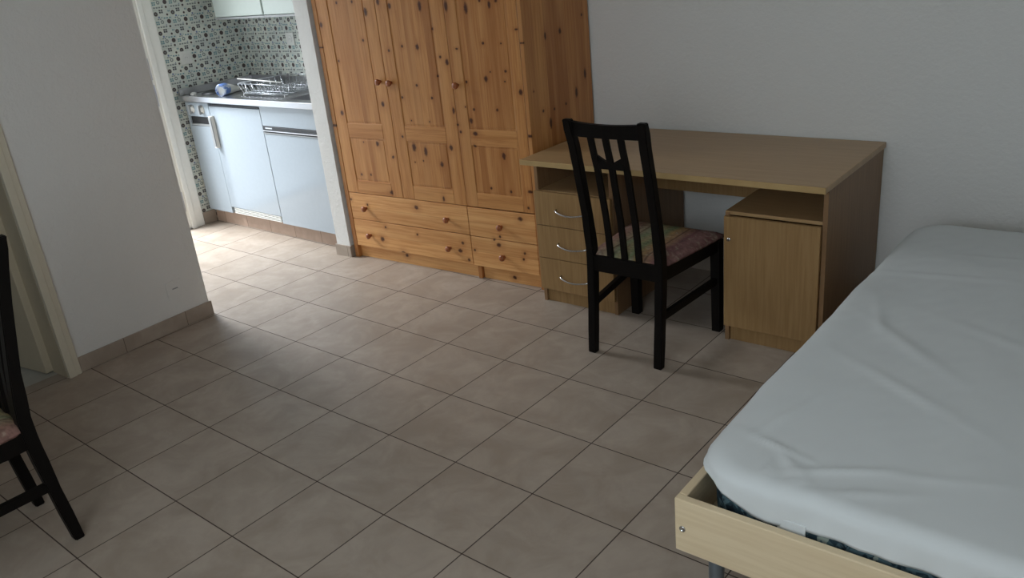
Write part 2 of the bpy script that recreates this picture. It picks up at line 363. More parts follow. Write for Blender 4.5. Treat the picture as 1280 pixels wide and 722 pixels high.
KN_DRAW = [(0.044,0.357,0.008,1),(0.172,0.337,0.008,1),(0.55,0.358,0.012,1.3),(1.244,0.366,0.012,1.3),(1.065,0.236,0.008,1),(1.092,0.21,0.012,1.3),(1.252,0.185,0.008,1),(1.242,0.152,0.008,1),(0.928,0.161,0.008,1),(1.105,0.256,0.008,1),(0.289,0.215,0.008,1),(0.249,0.139,0.016,0.55),(0.529,0.2,0.008,1),(0.85,0.19,0.01,0.5),(0.827,0.144,0.012,1.3),(0.88,0.099,0.01,0.5),(0.4,0.075,0.012,1.3),(0.045,0.058,0.012,1.3),(1.154,0.021,0.012,1.3)]
def sub(x0, x1): return [k for k in KN_FRONT if x0 - 0.02 < k[0] < x1 + 0.02 and k[1] > 0.4]
W_ROT = math.radians(3.6)
ward = thing('wardrobe', 'tall knotty pine wardrobe with three panelled doors and four drawers', 'wardrobe', (-0.99, 0.270, 0), W_ROT)
WW, WD, WH = 1.355, 0.575, 2.02
P_SIDE = pine('pine_side_panel', (1, 2), KN_SIDE, 0.088, 5.0)
P_PLAIN = pine('pine_frame', (0, 2), [(0.012, 1.0, .01, 1.2), (0.015, 0.06, .010, 1.0), (1.345, 0.9, .01, 1.2)], 0.09, 2.0)
P_H = pine('pine_across', (2, 0), [], 0.09, 7.0, 0.3)
PINE_A, PINE_B, PINE_C = L(220, 164, 104), L(198, 136, 78), L(232, 182, 122)  # lighter pine for drawers and plinth: light from the hall put into the colour
P_HD = pine('pine_drawer_front_lit', (2, 0), [(k[1], k[0], k[2], k[3] if k[3] >= 1 else 1.0) for k in KN_DRAW if k[1] > 0.07], 0.16, 3.0, 0.55)
P_HP = pine('pine_plinth_lit', (2, 0), [(0.05, 0.40, .011, 1.2), (0.03, 1.154, .011, 1.2)], 0.2, 8.0, 0.4)
PINE_A, PINE_B, PINE_C = L(196, 138, 80), L(174, 114, 60), L(212, 158, 100)
P_KNOB = plain('turned_pine_knob', L(150, 84, 44), 0.35)
b = MB()
b.box(0.0, 0.030, 0.0, WD, 0, WH, P_SIDE, 0.002)
b.box(WW - 0.020, WW, 0.0, WD, 0, WH, P_SIDE, 0.002)
b.box(0.030, WW - 0.02, 0.03, WD, 0.07, 0.09, P_H); b.box(0.03, WW - 0.02, 0.03, WD, 0.40, 0.415, P_H)
b.box(0.030, WW - 0.02, WD - 0.012, WD, 0.0, WH, P_PLAIN)
b.box(0.91, 0.93, 0.03, WD, 0.09, WH - 0.02, P_PLAIN)
b.make('cabinet_body', ward)
b = MB(); b.box(-0.015, WW + 0.015, -0.02, WD, WH, WH + 0.035, P_H, 0.006); b.make('top_board', ward)
b = MB(); b.box(0.030, 0.925, 0.026, 0.044, 0.0, 0.072, P_HP); b.box(0.955, WW - 0.02, 0.026, 0.044, 0.0, 0.072, P_HP)
b.box(0.928, 0.952, 0.008, 0.05, 0.0, 0.072, P_PLAIN, 0.002); b.make('plinth', ward)
def door(x0, x1, p0, p1, seed):
    kn = sub(x0, x1)
    mv = pine('pine_door', (0, 2), kn, 0.043, seed, 0.75)
    mf = pine('pine_door_stile', (0, 2), kn, 0.6, seed + .5, 0.5)
    mh = pine('pine_door_rail', (2, 0), [(k[1], k[0], k[2], k[3]) for k in kn], 0.6, seed + .8, 0.3)
    z0, z1 = 0.402, WH - 0.006
    b = MB(); y0, y1 = 0.0, 0.020
    b.box(x0, p0, y0, y1, z0, z1, mf, 0.0025); b.box(p1, x1, y0, y1, z0, z1, mf, 0.0025)
    for a, c in ((z0, 0.478), (0.722, 0.803), (z1 - 0.085, z1)): b.box(p0 + .0006, p1 - .0006, y0, y1, a, c, mh, 0.0025)
    d = b.make('door', ward)
    q = MB()
    for a, c in ((0.478, 0.722), (0.803, z1 - 0.085)):
        q.box(p0, p1, y0 + 0.0035, y1 - 0.004, a, c, mv)
        q.box(p0 + .010, p1 - .010, y0 + 0.0015, y0 + 0.006, a + .010, c - .010, mv, 0.0015)
    q.make('panel', d)
    return d
def knob(x, z, parent):
    k = MB(); k.lathe([(0.006, 0.0), (0.009, 0.004), (0.008, 0.010), (0.013, 0.016), (0.0165, 0.023), (0.0155, 0.030), (0.009, 0.034), (0.001, 0.035)], (x, 0.001, z), (0, -1, 0), P_KNOB, 18)
    k.make('knob', parent)
d1 = door(0.034, 0.4635, 0.118, 0.385, 21.0); knob(0.425, 1.03, d1)
d2 = door(0.4665, 0.9105, 0.548, 0.829, 24.0); knob(0.502, 1.025, d2)
d3 = door(0.9135, 1.332, 0.985, 1.272, 27.0); knob(0.945, 1.018, d3)
for x0, x1, z0, z1, ks in ((0.034, 0.9065, 0.243, 0.399, (0.160, 0.770)), (0.034, 0.9065, 0.076, 0.240, (0.160, 0.760)), (0.9105, 1.332, 0.240, 0.396, (1.122,)), (0.9105, 1.332, 0.073, 0.237, (1.120,))):
    b = MB(); b.box(x0, x1, 0.0, 0.020, z0, z1, P_HD, 0.003); b.box(x0 + .03, x1 - .03, 0.02, 0.45, z0 + .02, z1 - .03, P_H)
    d = b.make('drawer', ward)
    for k in ks: knob(k, (z0 + z1) / 2 - 0.006, d)

# ------------------------------------------------------------------ desk
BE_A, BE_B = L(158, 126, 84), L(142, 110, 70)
DK_V = laminate('beech_laminate', BE_A, BE_B, (0, 2)); DK_S = laminate('beech_laminate_side_shaded', L(142, 110, 78), L(126, 96, 66), (1, 2)); DK_T = laminate('beech_laminate_top_lit', L(176, 144, 104), L(166, 134, 94), (1, 0), 0.30)  # paler top, darker sides: the fall of light put into the laminate colour
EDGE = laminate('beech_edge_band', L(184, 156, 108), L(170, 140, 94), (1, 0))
desk = thing('desk', 'beech laminate double-pedestal desk against the back wall', 'desk', (0.435, 0.260, 0), math.radians(0.9))
DD = 0.655
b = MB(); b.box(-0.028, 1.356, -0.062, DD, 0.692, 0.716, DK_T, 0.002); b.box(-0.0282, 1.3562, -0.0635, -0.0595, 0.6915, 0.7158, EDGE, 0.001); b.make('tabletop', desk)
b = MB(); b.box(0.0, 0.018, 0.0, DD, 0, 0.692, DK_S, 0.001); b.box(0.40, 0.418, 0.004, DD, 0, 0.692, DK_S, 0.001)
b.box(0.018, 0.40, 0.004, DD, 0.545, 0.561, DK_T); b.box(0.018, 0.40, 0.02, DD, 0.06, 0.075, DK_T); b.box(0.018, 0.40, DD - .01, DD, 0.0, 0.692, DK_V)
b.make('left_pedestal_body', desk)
b = MB(); b.box(0.019, 0.3995, 0.012, 0.026, 0, 0.068, DK_V); b.make('plinth', desk)
for z0, z1 in ((0.398, 0.560), (0.235, 0.395), (0.072, 0.232)):
    b = MB(); b.box(0.002, 0.416, -0.018, -0.001, z0, z1, DK_V, 0.0015); b.box(0.03, 0.39, 0.0, 0.45, z0 + .02, z1 - .03, DK_V)
    d = b.make('drawer', desk)
    zc = (z0 + z1) / 2 - 0.006
    pts = [(0.125, -0.018, zc + 0.008), (0.127, -0.030, zc + 0.004)] + [(0.125 + 0.165 * t, -0.031 - 0.016 * math.sin(PI * t), zc + 0.003 - 0.010 * math.sin(PI * t)) for t in [i / 10 for i in range(1, 10)]] + [(0.288, -0.030, zc + 0.004), (0.290, -0.018, zc + 0.008)]
    h = MB(); h.tube(pts, 0.0042, CHROME, 8); h.make('handle', d)
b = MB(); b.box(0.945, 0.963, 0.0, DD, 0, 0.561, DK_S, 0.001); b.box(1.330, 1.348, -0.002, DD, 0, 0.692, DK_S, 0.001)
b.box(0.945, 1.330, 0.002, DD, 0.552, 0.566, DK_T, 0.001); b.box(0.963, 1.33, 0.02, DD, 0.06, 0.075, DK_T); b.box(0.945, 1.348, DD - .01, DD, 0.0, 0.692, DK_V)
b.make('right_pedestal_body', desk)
b = MB(); b.box(0.964, 1.3295, 0.012, 0.026, 0, 0.068, DK_V); b.make('plinth', desk)
b = MB(); b.box(0.947, 1.3285, -0.018, -0.001, 0.072, 0.549, DK_V, 0.0015); d = b.make('door', desk)
h = MB(); h.lathe([(0.008, 0), (0.008, 0.003), (0.003, 0.004)], (0.969, -0.018, 0.455), (0, -1, 0), CHROME, 14)
h.box(0.967, 0.971, -0.034, -0.02, 0.451, 0.459, CHROME, 0.001); h.make('lock', d)
b = MB(); b.box(0.418, 0.945, 0.345, 0.361, 0.515, 0.692, DK_V, 0.001); b.box(0.945, 1.33, 0.345, 0.361, 0.566, 0.692, DK_V, 0.001); b.make('modesty_panel', desk)

# ------------------------------------------------------------------ chairs
x = NT('black_brown_wood', 0.48, 0.10); p = x.xyz(x.co())
g = x.noise(x.comb(x.math('MULTIPLY', p[0], 40), x.math('MULTIPLY', p[1], 40), x.math('MULTIPLY', p[2], 4)), 2, 3)
x.color(x.mix(g, (0.0035, 0.003, 0.0028), (0.008, 0.006, 0.005))); DARK = x.m
def fabric():
    x = NT('pastel_painted_fabric', 0.95, 0.1); p = x.xyz(x.co())
    wob = x.noise(x.co(), 9, 3, 0.6, 0.8); nn = x.noise(x.co(), 22, 4, 0.65, 1.2)
    u = x.math('ADD', x.math('DIVIDE', x.math('ADD', p[0], 0.21), 0.42), x.math('MULTIPLY', x.math('SUBTRACT', wob, 0.5), 0.16))
    c = x.ramp(u, [(0.0, L(172, 120, 130)), (0.16, L(206, 160, 150)), (0.27, L(214, 196, 170)), (0.36, L(160, 190, 150)), (0.44, L(214, 206, 160)), (0.54, L(150, 184, 140)), (0.62, L(226, 186, 130)), (0.70, L(214, 170, 140)), (0.80, L(160, 104, 122)), (0.90, L(190, 140, 150)), (1.0, L(150, 100, 116))])
    c = x.mix(x.step(nn, 0.52, 0.66, 0, 0.55), c, L(232, 222, 206)); c = x.mix(x.step(nn, 0.30, 0.42, 0.55, 0), c, L(110, 84, 100))
    ur = x.math('DIVIDE', x.math('ADD', p[0], 0.21), 0.42)
    for s0 in (0.30, 0.70):
        dd = x.math('ABSOLUTE', x.math('SUBTRACT', ur, s0)); c = x.mix(x.step(dd, 0.006, 0.014, 0.7, 0), c, L(96, 60, 50))
    c = x.mix(0.38, c, L(134, 116, 98)); c = x.mix(x.step(x.noise(x.co(), 60, 3), 0.4, 0.65, 0, 0.35), c, L(96, 76, 72)); c = x.mix(1.0, c, (0.60, 0.58, 0.52, 1), 'MULTIPLY')
    x.color(c); x.bump(x.noise(x.co(), 400, 2), 0.2, 0.001); return x.m
FAB = fabric()
def stile_y(z):      # the rear leg: splayed foot, upright at the seat, leaning back above it
    k = [(0.0, 0.0), (0.2, 0.020), (0.38, 0.034), (0.46, 0.034), (0.6, 0.016), (0.8, -0.022), (0.9, -0.044), (1.0, -0.068)]
    for (a, ya), (c, yc) in zip(k, k[1:]):
        if z <= c: return ya + (yc - ya) * (z - a) / (c - a)
    return k[-1][1]
def bar(b, p0, p1, w, h, m):
    """rectangular bar from p0 to p1: w across (horizontal), h tall"""
    p0, p1 = Vector(p0), Vector(p1); d = (p1 - p0).normalized(); s = d.cross(Vector((0, 0, 1))).normalized(); u = s.cross(d)
    r = lambda p: [p + s * (w / 2) * i + u * (h / 2) * j for i, j in ((-1, -1), (1, -1), (1, 1), (-1, 1))]
    b.sweep(None, [r(p0), r(p1)], m)
def make_chair(label, loc, rz):
    t = thing('dining_chair', label, 'chair', loc, rz, None)
    for s in (-1, 1):
        b = MB(); zs = [0, 0.1, 0.2, 0.3, 0.36, 0.40, 0.46, 0.52, 0.6, 0.7, 0.8, 0.9, 0.96, 0.99, 1.0]; secs = []
        for i, z in enumerate(zs):
            xo = s * (0.176 - 0.002 * abs(z - 0.4) / 0.6 + (0.004 if z > 0.9 else 0)); xi = xo - s * (0.036 if z < 0.97 else 0.034)
            y = stile_y(z); dp = 0.020 if 0.2 < z < 0.6 else 0.017
            if z < 0.2: dp = 0.015 + 0.005 * z / 0.2
            if z >= 0.99: dp *= 0.85
            secs.append([(xo, y - dp, z), (xi, y - dp, z), (xi, y + dp, z), (xo, y + dp, z)])
        b.sweep(None, secs, DARK); bmesh.ops.bevel(b.bm, geom=[e for e in b.bm.edges if not e.is_boundary and e.calc_face_angle(0) > 0.9], offset=0.003, segments=2, affect='EDGES')
        b.make('rear_leg', t)
        b = MB(); xo = s * 0.219
        secs = [[(xo - s * (0.036 + .006 * q), 0.402 + .004 * (1 - q), z), (xo, 0.402 + .004 * (1 - q), z), (xo, 0.442, z), (xo - s * (0.036 + .006 * q), 0.442, z)] for z, q in ((0.0, 0), (0.30, .7), (0.415, 1))]
        b.sweep(None, secs, DARK); b.make('front_leg', t)
        b = MB(); bar(b, (s * 0.160, 0.045, 0.392), (s * 0.203, 0.41, 0.398), 0.020, 0.060, DARK); b.make('side_apron', t)
        b = MB(); bar(b, (s * 0.160, 0.028, 0.215), (s * 0.200, 0.415, 0.235), 0.018, 0.030, DARK); b.make('stretcher', t)
    b = MB(); b.box(-0.145, 0.145, 0.018, 0.048, 0.362, 0.430, DARK, 0.003); b.make('rear_apron', t)
    b = MB(); b.box(-0.185, 0.185, 0.408, 0.430, 0.366, 0.420, DARK, 0.003); b.make('front_apron', t)
    # top rail: its upper edge dips in the middle and the board bows backwards
    b = MB(); secs = []
    for i in range(13):
        q = -1 + 2 * i / 12; X = q * 0.150; by = stile_y(0.965) - 0.010 * (1 - q * q); zt = 0.992 - 0.006 * (1 - q * q)
        secs.append([(X, by - 0.010 + 0.004, 0.936), (X, by + 0.010 + 0.004, 0.936), (X, by + 0.010, zt), (X, by - 0.010, zt)])
    b.sweep(None, secs, DARK); b.make('top_rail', t)
    for X in (-0.0655, 0.0, 0.0655):
        b = MB(); secs = []
        for z in (0.425, 0.52, 0.6, 0.7, 0.8, 0.9, 0.94):
            y = stile_y(z) - 0.004 - (0.006 if z > 0.8 else 0.0); w_ = 0.0125
            secs.append([(X - w_, y - 0.006, z), (X + w_, y - 0.006, z), (X + w_, y + 0.006, z), (X - w_, y + 0.006, z)])
        b.sweep(None, secs, DARK); b.make('slat', t)
    b = MB(); y = stile_y(0.835) - 0.007
    b.prism([(-0.060, 0.864), (-0.060, 0.812), (0.060, 0.812), (0.060, 0.864), (0.0, 0.832)], y - 0.005, y + 0.007, DARK, 'y'); b.make('back_ornament', t)
    # padded seat, wider in front
    b = MB(); N = 18; before = set(b.bm.faces); top = []; bot = []
    def sx(v, u): hw = 0.172 + (0.222 - 0.172) * v; return (2 * u - 1) * hw
    for j in range(N + 1):
        v = j / N; y = 0.030 + v * 0.425; r1 = []; r2 = []
        for i in range(N + 1):
            u = i / N; e = min(u, 1 - u, v, 1 - v) * 2.0; puff = 1 - (1 - min(1, e * 4)) ** 2.2
            X = sx(v, u)
            if v < 0.10: X = max(-0.172, min(0.172, X))
            r1.append(b.bm.verts.new((X, y, 0.428 + 0.022 * puff))); r2.append(b.bm.verts.new((X * .985, y, 0.418)))
        top.append(r1); bot.append(r2)
    for j in range(N):
        for i in range(N):
            b.bm.faces.new((top[j][i], top[j][i + 1], top[j + 1][i + 1], top[j + 1][i])); b.bm.faces.new((bot[j][i], bot[j + 1][i], bot[j + 1][i + 1], bot[j][i + 1]))
    for j in range(N):
        b.bm.faces.new((top[j][0], top[j + 1][0], bot[j + 1][0], bot[j][0])); b.bm.faces.new((top[j][N], bot[j][N], bot[j + 1][N], top[j + 1][N]))
        b.bm.faces.new((top[0][j], bot[0][j], bot[0][j + 1], top[0][j + 1])); b.bm.faces.new((top[N][j], top[N][j + 1], bot[N][j + 1], bot[N][j]))
    b._fin(before, FAB, True); b.make('seat', t)
    return t
make_chair('black-brown slat-back dining chair with pastel seat, pushed up to the desk', (1.113, -0.085, 0), 0.0)
# second chair: same make, each part copied
def copy_tree(src, label, loc, rz):
    r = src.copy(); COL.objects.link(r); r.location = loc; r.rotation_euler.z = rz; r['label'] = label
    for ch in list(src.children):
        c = ch.copy(); COL.objects.link(c); c.parent = r
    return r
chair0 = [o for o in bpy.data.objects if o.name == 'dining_chair'][0]
chair1 = copy_tree(chair0, 'black-brown slat-back dining chair cut off by the left edge, near the cream door', (0.073, -1.955, 0), math.radians(179.0))
chair0['group'] = chair1['group'] = 'black-brown dining chairs'

# ------------------------------------------------------------------ bed
BF = laminate('pale_beech_bed', L(226, 206, 172), L(216, 194, 158), (2, 0)); BFS = laminate('pale_beech_bed_side', L(222, 200, 166), L(210, 188, 152), (2, 1))
bed = thing('single_bed', 'pale beech single bed on grey tube legs under the white sheet', 'bed', (1.992, -1.250, 0), math.radians(1.0))
BW, BL, BZ0, BZ1 = 0.955, 1.985, 0.250, 0.398
b = MB(); b.box(0, BW, 0, 0.022, BZ0, BZ1, BF, 0.003); fb = b.make('foot_board', bed)
h = MB(); h.lathe([(0.008, 0), (0.008, 0.002), (0.0055, 0.003), (0.005, 0.0015), (0.001, 0.001)], (0.020, 0.0, 0.317), (0, -1, 0), CHROME, 14); h.make('screw', fb)
b = MB(); b.box(0, BW, BL - 0.022, BL, BZ0, BZ1, BF, 0.003); b.make('head_board', bed)
for X in (0, BW - 0.022):
    b = MB(); b.box(X, X + 0.022, 0.0225, BL - 0.0225, BZ0, BZ1, BFS, 0.003); b.make('side_rail', bed)
for X in (0.065, BW - 0.065):
    for Y in (0.085, BL - 0.085):
        b = MB(); b.tube([(X, Y, 0), (X, Y, BZ0 + 0.03)], 0.019, TUBE, 20); b.box(X - .04, X + .04, Y - .04, Y + .04, BZ0 + .02, BZ0 + .03, TUBE); b.make('leg', bed)
b = MB()
for i in range(16): b.box(0.0225, BW - 0.0225, 0.08 + i * 0.122, 0.14 + i * 0.122, BZ0 + 0.035, BZ0 + 0.047, BF)
for X in (0.0225, BW - 0.0525): b.box(X, X + 0.03, 0.0225, BL - 0.0225, BZ0 + 0.01, BZ0 + 0.035, BFS)
b.make('slatted_base', bed)
def floral():
    x = NT('green_floral_ticking', 0.85, 0.2); a = x.noise(x.co(), 34, 3, 0.5, 1.5); c0 = x.noise(x.co(), 26, 2, 0.5, 0.8)
    c = x.mix(x.step(a, 0.45, 0.52), L(40, 58, 66), L(84, 106, 112)); c = x.mix(x.step(c0, 0.60, 0.64), c, L(150, 160, 150)); c = x.mix(x.step(c0, 0.34, 0.38, 1, 0), c, L(26, 38, 46))
    x.color(c); return x.m
FLO = floral()
LINEN = NT('white_cotton_sheet', 0.9, 0.15); LINEN.color(LINEN.mix(LINEN.step(LINEN.noise(LINEN.co(), 3, 2), 0.3, 0.7, 0, .2), L(214, 217, 216), L(204, 208, 208)))
LINEN.bump(LINEN.noise(LINEN.co(), 260, 2), 0.08, 0.0008); LINEN = LINEN.m
# shared plan: rounded rectangle with local origin at the foot-left corner of the mattress
MW, ML = 0.885, 1.90
MOX, MOY, MRZ = 0.030, 0.046, 0.0
def plan(s_, grow=0.0, rad=0.13):
    """point and outward normal at arc fraction s_ of the rounded rectangle"""
    x0, x1, y0, y1 = -grow, MW + grow, -grow, ML + grow; r = rad + grow
    segs = [('l', (x0, y1 - r), (x0, y0 + r)), ('a', (x0 + r, y0 + r), PI, 1.5 * PI), ('l', (x0 + r, y0), (x1 - r, y0)), ('a', (x1 - r, y0 + r), 1.5 * PI, 2 * PI),
            ('l', (x1, y0 + r), (x1, y1 - r)), ('a', (x1 - r, y1 - r), 0, .5 * PI), ('l', (x1 - r, y1), (x0 + r, y1)), ('a', (x0 + r, y1 - r), .5 * PI, PI)]
    ln = [(Vector(q[2]) - Vector(q[1])).length if q[0] == 'l' else r * PI / 2 for q in segs]
    d = s_ * sum(ln)
    for q, l in zip(segs, ln):
        if d <= l or q is segs[-1]:
            t = min(1, d / l)
            if q[0] == 'l':
                a, c = Vector(q[1]), Vector(q[2]); dr = (c - a).normalized(); return a + (c - a) * t, Vector((dr.y, -dr.x)) * 1.0
            an = q[2] + (q[3] - q[2]) * t; nn = Vector((math.cos(an), math.sin(an))); return Vector(q[1]) + nn * r, nn
        d -= l
def inner(p):
    hw = MW / 2; return Vector((hw, max(hw, min(ML - hw, p.y))))
NS = 320
mz0, mz1 = 0.298, 0.462
b = MB(); before = set(b.bm.faces); rings = []
prof = [(-0.42, mz0), (-0.03, mz0), (-0.008, mz0 + .008), (0.0, mz0 + 0.03), (0.002, (mz0 + mz1) / 2), (0.0, mz1 - 0.04), (-0.012, mz1 - .012), (-0.04, mz1), (-0.42, mz1)]
for o_, z in prof:
    rg = []
    for i in range(96):
        p_, n_ = plan(i / 96)
        if o_ < -0.2: q = inner(p_) + (p_ - inner(p_)) * 0.05
        else: q = p_ + n_ * (o_ - 0.004)
        rg.append((q.x, q.y, z))
    rings.append(rg)
b.sweep(None, rings, FLO); 
for f in b.bm.faces: f.smooth = len(f.verts) == 4
matt = b.make('mattress', loc=(1.992 + MOX, -1.250 + MOY, 0), rz=math.radians(0.4))
tag(matt, 'thin mattress in dark green floral fabric, showing under the white sheet', 'mattress')
# the fitted protector: hangs low over the foot, rides up round the near corner
tot = 0
def hem(p_, n_):
    x_, y_ = p_.x, p_.y
    z = 0.424
    if n_.y < -0.05:          # foot side
        z = 0.446 - 0.054 * min(1, max(0, (x_ - 0.01)) / 0.13) ** 0.8
        z += 0.010 * max(0, min(1, (x_ - 0.22) / 0.08)) + 0.003 * math.sin(x_ * 23)
        w_ = min(1, max(0, -n_.y)); z = z * w_ + 0.430 * (1 - w_)
    return z + 0.004 * math.sin(y_ * 19 + x_ * 31) * (1 if n_.y > -0.5 else 0.3)
def wr(x_, y_):              # wrinkles and soft folds of the cloth
    v = 0.0030 * noise.noise(Vector((x_ * 3.5, y_ * 2.4, 1.0))) + 0.0018 * noise.noise(Vector((x_ * 11 + y_ * 3, y_ * 7 - x_ * 4, 4.0))) + 0.0009 * noise.noise(Vector((x_ * 30 - y_ * 9, y_ * 17 + x_ * 8, 7.0)))
    for cx, cy, an, ln_, wd, am in FOLDS:
        dx, dy = x_ - cx, y_ - cy; u = dx * math.cos(an) + dy * math.sin(an); q = -dx * math.sin(an) + dy * math.cos(an)
        v += 1.5 * am * math.exp(-(q / wd) ** 2) * math.exp(-(u / ln_) ** 2)
    return v
FOLDS = [(0.19, 0.10, 2.4, 0.08, 0.012, 0.003), (0.15, 0.055, 1.7, 0.04, 0.008, 0.004), (0.215, 0.030, 1.5, 0.05, 0.008, 0.0045), (0.28, 0.13, 0.55, 0.11, 0.010, 0.0035), (0.34, 0.07, 0.5, 0.12, 0.012, 0.0025),
         (0.45, 0.20, 0.35, 0.16, 0.014, 0.0016), (0.10, 0.30, 1.3, 0.15, 0.012, 0.003), (0.30, 0.55, 2.6, 0.18, 0.018, 0.0035), (0.12, 0.95, 1.9, 0.12, 0.014, 0.0030), (0.20, 1.35, 0.2, 0.16, 0.010, 0.0030), (0.50, 1.60, 0.1, 0.2, 0.010, 0.003),
         (0.24, 0.80, 2.4, 0.2, 0.02, 0.0035), (0.55, 0.9, 2.7, 0.25, 0.02, 0.003), (0.12, 0.16, 2.9, 0.08, 0.009, 0.004), (0.33, 0.015, 1.5, 0.06, 0.010, 0.005), (0.42, 0.0, 1.3, 0.05, 0.012, 0.004)]
b = MB(); before = set(b.bm.faces); grid = []
SZ = 0.478
for i in range(NS):
    p_, n_ = plan(i / NS, 0.0, 0.13); ctr = inner(p_); row = []
    edge_w = 0.006 * noise.noise(Vector((p_.x * 9, p_.y * 7, 9.0))) + 0.011 * noise.noise(Vector((p_.x * 2.2, p_.y * 3.1, 2.0))) + 0.020 * max(0.0, -n_.x)
    R_ = 0.033
    for k in range(44):                      # centre -> rim of the top
        t = (k / 43) ** 0.8; q = ctr + (p_ - n_ * R_ - ctr) * t
        row.append(Vector((q.x, q.y, SZ + wr(q.x, q.y) - 0.0)))
    zr = row[-1].z
    for k in range(1, 7):                    # rounded edge
        a = k / 6 * PI / 2; o_ = -R_ + (R_ + 0.006 + edge_w) * math.sin(a); z = zr - R_ * (1 - math.cos(a))
        q = p_ + n_ * o_; row.append(Vector((q.x, q.y, z)))
    z0_ = row[-1].z; zh = min(hem(p_, n_), z0_ - 0.003)
    for k in range(1, 7):
        t = k / 6; z = z0_ + (zh - z0_) * t; q = p_ + n_ * (0.006 + edge_w + 0.003 * t + 0.008 * noise.noise(Vector((p_.x * 22, p_.y * 12, z * 9))) * t)
        row.append(Vector((q.x, q.y, z)))
    q = row[-1]; row.append(Vector((q.x - n_.x * .0025, q.y - n_.y * .0025, q.z + .0005))); row.append(Vector((q.x - n_.x * .004, q.y - n_.y * .004, q.z + 0.003)))
    grid.append([b.bm.verts.new(v) for v in row])
for i in range(NS):
    a, c = grid[i], grid[(i + 1) % NS]
    for k in range(len(a) - 1): b.bm.faces.new((a[k], a[k + 1], c[k + 1], c[k]))
bmesh.ops.remove_doubles(b.bm, verts=[v for r in grid for v in r[:2]], dist=0.0005)
bmesh.ops.recalc_face_normals(b.bm, faces=b.bm.faces[:])
b._fin(before, LINEN, True)
sheet = b.make('bed_sheet', loc=(1.992 + MOX, -1.250 + MOY, 0), rz=math.radians(0.4))
tag(sheet, 'white fitted sheet stretched over the single mattress', 'sheet')
b = MB(); b.box(0.200, 0.262, -0.007, -0.002, 0.368, 0.41, LINEN, 0.002, 2); b.make('tucked_corner', sheet)

# ------------------------------------------------------------------ kitchenette
KY = 0.30
b = MB(); b.box(WX0 + 0.012, -1.135, 0.345, 0.36, 0, 0.100, PLINTHX); tag(b.make('plinth'), 'beige tiled plinth running under the white kitchen fronts', 'plinth')
b = MB(); b.box(-1.134, -1.12, 0.30, 0.86, 0.0, 0.86, WHITE2); 
tag(b.make('end_panel'), 'thin white panel between the right kitchen unit and the pillar', 'panel')
# left unit
t = thing('kitchen_cabinet', 'narrow white kitchen unit with two hob dials at the far left', 'cabinet', (-2.582, KY, 0))
b = MB(); b.box(0.0, 0.285, 0.02, 0.54, 0.105, 0.858, WHITE2); b.make('cabinet_body', t)
b = MB(); b.box(0.004, 0.284, 0, 0.02, 0.762, 0.856, WHITE, 0.002); cp = b.make('control_panel', t)
for X in (0.085, 0.205):
    k = MB(); k.lathe([(0.026, 0), (0.026, 0.004), (0.018, 0.006), (0.016, 0.016), (0.001, 0.018)], (X, 0.0, 0.812), (0, -1, 0), PLAST, 20); k.box(X - .007, X + .007, -0.030, -0.004, 0.782, 0.842, GREYP, 0.003); k.make('dial', cp)
b = MB(); b.box(0.03, 0.27, 0.010, 0.02, 0.705, 0.758, IRON); b.box(0.03, 0.27, 0.0, 0.018, 0.700, 0.712, GREYP, 0.002); b.make('grip_recess', t)
b = MB(); b.box(0.002, 0.288, 0, 0.02, 0.102, 0.698, WHITE, 0.002); b.box(0.004, 0.028, 0, 0.02, 0.699, 0.761, WHITE); b.box(0.272, 0.284, 0, 0.02, 0.699, 0.761, WHITE); b.make('door', t)
# fridge
t = thing('fridge', 'white built-in fridge with upright white handle under the worktop', 'fridge', (-2.292, KY, 0))
b = MB(); b.box(0.002, 0.568, 0.022, 0.54, 0.105, 0.858, WHITE2); b.make('fridge_body', t)
b = MB(); b.box(0.001, 0.5705, -0.001, 0.02, 0.148, 0.838, WHITE, 0.002); d = b.make('door', t)
h = MB(); h.sweep(None, [[(0.006, -0.004, z), (0.042, -0.004, z), (0.034, -0.026, z), (0.012, -0.026, z)] for z in (0.565, 0.58, 0.76, 0.775)], PLAST); h.box(0.010, 0.036, -0.030, -0.024, 0.575, 0.768, GREYP, 0.002); h.make('handle', d)
b = MB(); b.box(0.02, 0.560, 0.004, 0.02, 0.840, 0.848, IRON); b.make('gap_shade', t)  # dark strip standing in for the shade in the gap over the door
b = MB()
for z in (0.106, 0.117, 0.128, 0.139): b.box(0.03, 0.562, 0.0, 0.016, z, z + 0.0055, PLAST, 0.001)
b.box(0.03, 0.562, 0.014, 0.022, 0.106, 0.146, GREYP); b.make('vent_grille', t)
# right unit
t = thing('kitchen_cabinet', 'wide white kitchen unit with dark metal grip bar beside the pillar', 'cabinet', (-1.720, KY, 0))
b = MB(); b.box(0.0, 0.580, 0.022, 0.54, 0.100, 0.735, WHITE2); b.make('cabinet_body', t)
b = MB(); b.box(0.001, 0.580, 0.0, 0.02, 0.738, 0.862, WHITE, 0.002); b.make('drawer', t)
b = MB(); b.box(0.001, 0.580, 0.0, 0.02, 0.100, 0.690, WHITE, 0.002); b.make('door', t)
b = MB(); b.box(0.003, 0.578, 0.002, 0.02, 0.6905, 0.7375, IRON); b.box(0.004, 0.577, -0.004, 0.006, 0.716, 0.736, IRON, 0.002)
b.box(0.004, 0.577, -0.008, 0.004, 0.706, 0.7125, STEEL, 0.002); b.box(0.004, 0.577, -0.006, 0.004, 0.6915, 0.697, GREYP, 0.002); b.box(0.03, 0.10, -0.0055, -0.003, 0.722, 0.730, STEEL, 0.001)
b.make('grip_bar', t)
